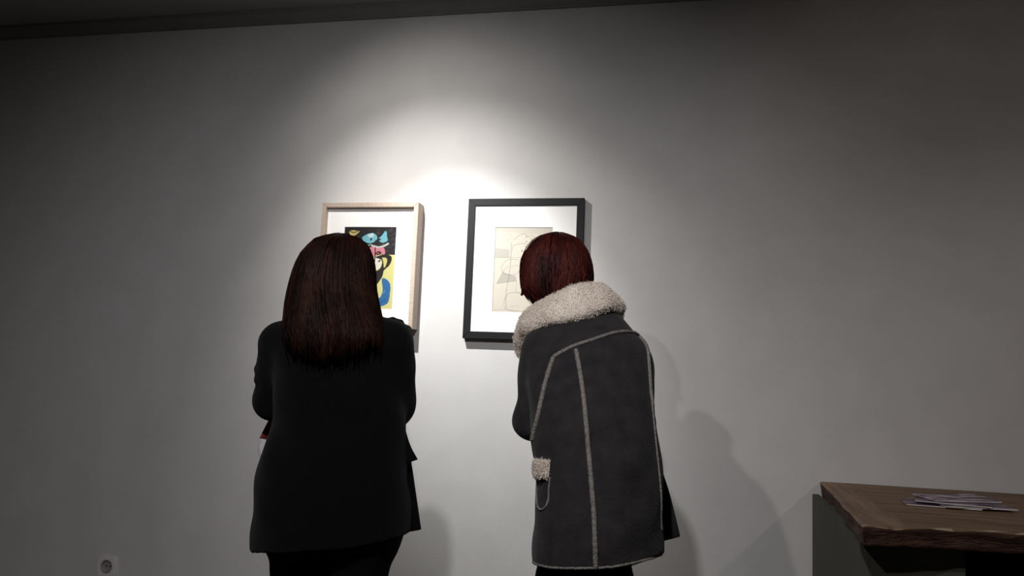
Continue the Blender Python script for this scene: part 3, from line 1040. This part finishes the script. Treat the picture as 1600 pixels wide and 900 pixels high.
HL = [(1.19, -0.989, -0.763, -1.225, 0.056), (1.228, -1.003, -0.751, -1.222, 0.064), (1.277, -1.018, -0.755, -1.205, 0.08), (1.328, -1.028, -0.777, -1.175, 0.098), (1.36, -1.033, -0.796, -1.156, 0.106), (1.396, -1.036, -0.815, -1.135, 0.112),
      (1.43, -1.034, -0.826, -1.122, 0.116), (1.46, -1.029, -0.833, -1.113, 0.117), (1.49, -1.019, -0.841, -1.108, 0.111),
      (1.515, -1.003, -0.853, -1.103, 0.097), (1.535, -0.992, -0.864, -1.1, 0.078), (1.548, -0.971, -0.884, -1.097, 0.052), (1.558, -0.941, -0.916, -1.095, 0.02)]
H = Field((-1.09, -1.34, 1.16), (-0.69, -0.94, 1.57), 0.0045)
H.loft(HL, 0.01, fold=lambda th, Z: 1 + 0.018 * np.clip((1.52 - Z) / 0.2, 0, 1) * np.sin(19 * th + 6 * np.sin(Z * 9)) + 0.01 * np.sin(41 * th + 3 * np.sin(Z * 14)),
       hem=lambda X, Y: 1.222 + 0.012 * np.sin(X * 60) + 0.010 * np.sin(X * 131 + 1) + 4.0 * (X + 0.87) ** 2)
H.d = np.where(np.abs(H.ax[0][:, None, None] + 0.894) < 0.0, H.d, H.d)
H.ell(HC + FR[1] * 0.085 + FR[2] * -0.06, (0.058, 0.075, 0.115), FR, 0.02, True)      # the face stays open
H.ell(HC + FR[1] * 0.02 + np.array([0, 0.03, -0.20]), (0.085, 0.10, 0.13), None, 0.02, True)
hair = link('hair', H.surface('hair'), M['brown_hair'], pl, True)
strands('hair_strands', HL, (-1.9, 1.9), 900, M['brown_hair'], hair, lambda th: 1.218 + 0.062 * math.sin(min(abs(th), 1.57)) ** 2, wid=0.0017, lift=0.005, wav=0.06)

leaf = thing('leaflet', 'wine-red and white folded leaflet tucked under the folded arm of the person on the left', 'leaflet', (-1.14, -1.0, 0.93))
cloth_panel('cover', [[(-1.145, -1.03, 1.037), (-1.03, -1.01, 1.018)], [(-1.159, -1.03, 1.008), (-1.03, -1.01, 0.992)], [(-1.171, -1.03, 0.982), (-1.03, -1.01, 0.965)]], 0.004, M['red_print'], leaf, 0.001, 1)
cloth_panel('pages', [[(-1.170, -1.029, 0.981), (-1.02, -1.009, 0.964)], [(-1.174, -1.03, 0.955), (-1.025, -1.01, 0.940)], [(-1.168, -1.03, 0.932), (-1.03, -1.01, 0.912)]], 0.005, M['paper'], leaf, 0.002, 4)

# ------------------------------------------------------------------ woman on the right: auburn bob, charcoal shearling coat, leaning in
pr = thing('person', 'person with auburn bobbed hair leaning forward in a charcoal coat with cream fleece collar', 'person', (-0.20, -1.12, 0))
HC2 = np.array([-0.366, -0.798, 1.494])
FR2 = head_frame((-0.26, 1.0, -0.12), (-0.10, 0.08, 1))
B = Field((-0.50, -1.34, 0.0), (0.04, -0.58, 1.62), 0.0038)
sculpt_head(B, HC2, FR2)
B.cap((-0.270, -0.965, 1.30), (-0.345, -0.83, 1.445), 0.056, 0.050, 0.03)
B.loft([(0.78, -0.33, -0.06, -1.14, 0.10), (0.90, -0.33, -0.06, -1.14, 0.105), (1.05, -0.32, -0.09, -1.12, 0.09), (1.18, -0.33, -0.10, -1.06, 0.095), (1.28, -0.34, -0.12, -1.00, 0.085), (1.34, -0.32, -0.20, -0.96, 0.06)], 0.03)
ARM_L = [(-0.362, -1.02, 1.252), (-0.372, -1.04, 1.080), (-0.300, -0.820, 1.035)]
ARM_R = [(-0.142, -1.01, 1.238), (-0.120, -0.99, 1.075), (-0.190, -0.800, 1.030)]
for a in (ARM_L, ARM_R):
    B.cap(a[0], a[1], 0.042, 0.035, 0.03)
    B.cap(a[1], a[2], 0.035, 0.024, 0.02)
sculpt_hand(B, ARM_L[2], (0.85, 0.5, -0.1), (0.4, -0.9, -0.1), (-0.05, 0.1, 1), (0.4, 0.6, 0.5), 0.95)
sculpt_hand(B, ARM_R[2], (-0.75, 0.65, -0.1), (-0.5, -0.85, 0.0), (0, 0.1, 1), (0.4, 0.6, 0.5), 0.95)
LEG = {-1: [(-0.276, -1.13, 0.80), (-0.272, -1.11, 0.45), (-0.275, -1.15, 0.09)], 1: [(-0.168, -1.13, 0.80), (-0.150, -1.11, 0.45), (-0.145, -1.15, 0.09)]}
for l in LEG.values():
    B.cap(l[0], l[1], 0.048, 0.042, 0.03)
    B.cap(l[1], l[2], 0.044, 0.030, 0.02)
    B.cap(l[2], (l[2][0], l[2][1] + 0.13, 0.035), 0.030, 0.022, 0.02)
body = link('body', B.surface('body'), M['skin'], pr, True)
add_eyes(body, HC2, FR2, 'red_hair')

T = Field((-0.42, -1.30, 0.02), (0.0, -0.95, 0.86), 0.006)
for sd, l in LEG.items():
    k_, a_ = l[1], l[2]
    T.cap((l[0][0] + 0.012 * -sd, -1.13, 0.84), (l[0][0], -1.125, 0.68), 0.064, 0.062, 0.02)
    T.cap((l[0][0], -1.125, 0.68), k_, 0.062, 0.055, 0.02)
    T.cap(k_, (a_[0], a_[1], 0.10), 0.055, 0.044, 0.02)
T.warp(wrinkle(0.003, 24, 8))
T.d = np.maximum(T.d, 0.085 - T.ax[2][None, None, :])
link('trousers', T.surface('trousers'), M['trousers'], pr, True)
sculpt_shoe('shoe', -0.275, -1.13, pr, -0.15)
sculpt_shoe('shoe', -0.145, -1.13, pr, 0.06)

C = Field((-0.50, -1.36, 0.66), (0.06, -0.72, 1.46), 0.005)
hemR = lambda X, Y: 0.746 + 0.13 * (X + 0.33) + 0.10 * np.clip(X + 0.09, 0, 0.06) - 0.25 * np.clip(Y + 1.20, 0, 0.2)
ROWS_C = [(0.66, -0.345, -0.027, -1.155, 0.155), (0.80, -0.347, -0.029, -1.155, 0.152), (0.87, -0.345, -0.031, -1.155, 0.148), (0.98, -0.351, -0.040, -1.145, 0.140),
          (1.08, -0.370, -0.054, -1.120, 0.135), (1.18, -0.392, -0.066, -1.075, 0.132), (1.255, -0.398, -0.083, -1.030, 0.125), (1.312, -0.392, -0.112, -0.990, 0.110),
          (1.365, -0.375, -0.160, -0.955, 0.085), (1.41, -0.360, -0.215, -0.930, 0.066), (1.43, -0.350, -0.225, -0.925, 0.062)]
C.loft(ROWS_C, 0.03, fold=lambda th, Z: 1 + 0.014 * np.clip((1.0 - Z) / 0.3, 0, 1) * np.sin(6 * th + 0.4), hem=hemR)
for a, w in ((ARM_L, 0.058), (ARM_R, 0.058)):
    C.cap(a[0], a[1], w + 0.001, w - 0.001, 0.03)
    fo = [a[1][i] + 0.82 * (a[2][i] - a[1][i]) for i in range(3)]
    C.cap(a[1], fo, w - 0.001, 0.050, 0.02)
C.warp(wrinkle(0.0042, 17, 21))
C.d = np.maximum(C.d, C.ax[2][None, None, :] - 1.40)
inner = C.d + 0.013
cut = np.maximum(inner, C.ax[2][None, None, :] - 0.84)
C.d = np.maximum(C.d, -cut)
coat = link('coat', C.surface('coat'), M['coat'], pr, True)
cme = coat.data
co = np.zeros(len(cme.vertices) * 3, np.float32)
cme.vertices.foreach_get('co', co)
fv = np.zeros(len(cme.loops), np.int32)
cme.loops.foreach_get('vertex_index', fv)
BV = BVHTree.FromPolygons(co.reshape(-1, 3).tolist(), fv.reshape(-1, 4).tolist())


def on_coat(pts, n, lift=0.0015):
    out = []
    for p in spline(pts, n):
        loc, nor, i, d = BV.find_nearest(Vector(p))
        out.append(loc + nor * lift)
    return out


def seam(name, pts, rad=0.0058, n=60, m='trim'):
    P = on_coat(pts, n)
    R = [rad * (1 + 0.22 * noise.noise(Vector((i * 0.9, rad * 999, len(pts))))) for i in range(len(P))]
    return tube(name, P, R, M[m], coat, 7)


seam('yoke_seam', [(-0.312, -1.155, 1.238), (-0.266, -1.146, 1.266), (-0.212, -1.124, 1.288), (-0.152, -1.071, 1.311), (-0.105, -1.000, 1.313)], 0.0050)
seam('back_seam', [(-0.256, -1.153, 1.258), (-0.237, -1.193, 1.19), (-0.219, -1.242, 1.115), (-0.206, -1.266, 1.028), (-0.193, -1.29, 0.945), (-0.183, -1.304, 0.863), (-0.178, -1.307, 0.785), (-0.177, -1.307, 0.769)], 0.0062, 110)
seam('sleeve_seam', [(-0.312, -1.155, 1.236), (-0.327, -1.179, 1.171), (-0.339, -1.197, 1.092), (-0.353, -1.182, 1.032)], 0.0062)
seam('sleeve_seam', [(-0.103, -0.998, 1.312), (-0.090, -1.028, 1.280), (-0.078, -1.083, 1.224), (-0.072, -1.121, 1.170), (-0.067, -1.133, 1.130)], 0.0050)
seam('side_seam', [(-0.067, -1.135, 1.131), (-0.058, -1.160, 1.063), (-0.049, -1.179, 0.996), (-0.041, -1.192, 0.928), (-0.037, -1.185, 0.840)], 0.0026)
hem_pts = [(-0.338, -1.215), (-0.322, -1.240), (-0.282, -1.278), (-0.223, -1.302), (-0.178, -1.307), (-0.123, -1.293), (-0.070, -1.250), (-0.038, -1.195)]
seam('hem_trim', [(x, y, float(hemR(x, y)) + 0.004) for x, y in hem_pts], 0.0028, 90)
pocket = seam('pocket_outline', [(-0.336, -1.199, 0.944), (-0.335, -1.199, 0.909), (-0.329, -1.215, 0.884), (-0.318, -1.236, 0.876), (-0.305, -1.250, 0.884), (-0.297, -1.254, 0.901), (-0.297, -1.251, 0.926), (-0.295, -1.250, 0.952)], 0.0026)
# fleece pocket flap following the coat
PV, PF = [], []
for a in range(13):
    for b in range(13):
        u_, v_ = a / 12, b / 12
        q = Vector((-0.339, -1.203, 0.990)).lerp(Vector((-0.294, -1.252, 0.994)), u_).lerp(Vector((-0.338, -1.197, 0.944)).lerp(Vector((-0.295, -1.252, 0.953)), u_), v_)
        loc, nor, i_, d_ = BV.find_nearest(q)
        edge = min(1, 4.5 * min(u_, 1 - u_) + 0.15) * min(1, 4.5 * min(v_, 1 - v_) + 0.15)
        PV.append(loc + nor * (0.001 + 0.011 * math.sqrt(edge) + 0.002 * noise.noise(loc * 90)))
for a in range(12):
    for b in range(12):
        k_ = a * 13 + b
        PF.append((k_, k_ + 1, k_ + 14, k_ + 13))
pf = link('pocket_flap', mesh('pocket_flap', PV, PF), M['fleece'], coat, True)
fuzz('pocket_flap_pile', pf, M['fleece'], coat, 2500, 0.005, 9)
cloth_panel('front_panel', [[(-0.085, -1.06, 0.985), (-0.050, -1.03, 0.980)], [(-0.085, -1.06, 0.906), (-0.024, -1.02, 0.906)], [(-0.085, -1.06, 0.844), (-0.007, -1.02, 0.844)], [(-0.085, -1.06, 0.775), (0.005, -1.02, 0.800)]], 0.009, M['coat'], coat, 0.004, 9)
cloth_panel('front_lining', [[(-0.150, -1.05, 0.800), (-0.036, -1.03, 0.800)], [(-0.145, -1.05, 0.760), (-0.034, -1.03, 0.770)], [(-0.135, -1.05, 0.716), (-0.038, -1.03, 0.752)]], 0.012, M['lining'], coat, 0.003, 12)

# collar: a thick fleece band folded down round the neck
ctr = [(-0.428, -0.905, 1.235), (-0.432, -0.925, 1.290), (-0.408, -0.975, 1.340), (-0.345, -1.030, 1.362), (-0.275, -1.040, 1.386), (-0.222, -1.000, 1.405), (-0.198, -0.930, 1.405), (-0.205, -0.860, 1.380), (-0.225, -0.815, 1.320), (-0.250, -0.800, 1.260)]
wid = [0.030, 0.038, 0.048, 0.054, 0.056, 0.052, 0.046, 0.044, 0.040, 0.030]
tilt = [0.15, 0.25, 0.55, 0.66, 0.68, 0.80, 0.90, 0.80, 0.50, 0.25]


def collar():
    n, k = 150, 56
    Pc, W, Tl = spline(ctr, n), spline([(w,) for w in wid], n)[:, 0], spline([(t,) for t in tilt], n)[:, 0]
    neck = np.array([-0.30, -0.90, 0])
    V, Fc = [], []
    for i in range(n):
        t = nrm(Pc[min(i + 1, n - 1)] - Pc[max(i - 1, 0)])
        out = Pc[i] - neck
        out[2] = 0
        out = nrm(out - t * (out @ t))
        up = nrm(np.cross(t, out))
        if up[2] < 0:
            up = -up
        sdir = nrm(up * math.cos(Tl[i]) - out * math.sin(Tl[i]))          # from the lower outer edge to the upper inner edge
        nd = nrm(np.cross(sdir, t))
        e = min(1, 0.35 + min(i, n - 1 - i) / 10)
        for j in range(k):
            a = 2 * math.pi * j / k
            ca, sa = math.cos(a), math.sin(a)
            p = Pc[i] + sdir * W[i] * e * np.sign(ca) * abs(ca) ** 0.8 + nd * 0.026 * e * np.sign(sa) * abs(sa) ** 0.8
            nz = 0.008 * noise.noise(Vector(p) * 17)
            V.append(p + (p - Pc[i]) / (np.linalg.norm(p - Pc[i]) + 1e-9) * nz)
    for i in range(n - 1):
        for j in range(k):
            j2 = (j + 1) % k
            Fc.append((i * k + j, i * k + j2, (i + 1) * k + j2, (i + 1) * k + j))
    Fc.append(tuple(range(k)))
    Fc.append(tuple(range((n - 1) * k, n * k))[::-1])
    me = mesh('collar', V, Fc)
    import bmesh
    bm = bmesh.new()
    bm.from_mesh(me)
    bmesh.ops.recalc_face_normals(bm, faces=bm.faces[:])
    bm.to_mesh(me)
    bm.free()
    return link('collar', me, M['fleece'], coat, True)


col = collar()
fuzz('collar_pile', col, M['fleece'], coat, 36000, 0.0042, 5)

HR = [(1.372, -0.403, -0.291, -0.850, 0.070), (1.400, -0.421, -0.288, -0.844, 0.085), (1.440, -0.451, -0.276, -0.835, 0.100), (1.478, -0.458, -0.264, -0.826, 0.108), (1.526, -0.456, -0.271, -0.815, 0.110),
      (1.560, -0.445, -0.284, -0.810, 0.102), (1.588, -0.430, -0.302, -0.805, 0.082), (1.602, -0.412, -0.320, -0.803, 0.060), (1.612, -0.390, -0.340, -0.801, 0.034), (1.617, -0.373, -0.356, -0.80, 0.014)]
H = Field((-0.53, -0.98, 1.34), (-0.20, -0.66, 1.64), 0.0045)
H.loft(HR, 0.01, fold=lambda th, Z: 1 + 0.022 * np.clip((1.59 - Z) / 0.15, 0, 1) * np.sin(15 * th + 7 * np.sin(Z * 11)) + 0.012 * np.sin(37 * th + 3 * np.sin(Z * 17)),
       hem=lambda X, Y: 1.392 + 0.010 * np.sin(X * 95) + 0.006 * np.sin(X * 190 + 1) + 0.25 * (Y + 0.90))
H.ell(HC2 + FR2[1] * 0.095 + FR2[2] * -0.055, (0.056, 0.075, 0.115), FR2, 0.02, True)
H.cap((-0.447, -0.84, 1.470), (-0.464, -0.835, 1.425), 0.014, 0.004, 0.02)
H.cap((-0.280, -0.86, 1.470), (-0.252, -0.88, 1.458), 0.012, 0.003, 0.02)
hair2 = link('hair', H.surface('hair'), M['red_hair'], pr, True)
strands('hair_strands', HR, (-1.9, 1.9), 650, M['red_hair'], hair2, lambda th: 1.392 + 0.012 * abs(th), wid=0.0017, lift=0.008, wav=0.14)
strands('loose_hair', HR, (-1.95, -1.25), 60, M['red_hair'], hair2, lambda th: 1.405, wid=0.0010, lift=0.018, wav=0.30)
strands('loose_hair', HR, (1.25, 1.85), 30, M['red_hair'], hair2, lambda th: 1.430, wid=0.0010, lift=0.012, wav=0.25)
strands('loose_hair', HL, (-1.9, 1.9), 90, M['brown_hair'], hair, lambda th: 1.205 + 0.05 * math.sin(min(abs(th), 1.57)) ** 2, wid=0.0011, lift=0.010, wav=0.12)
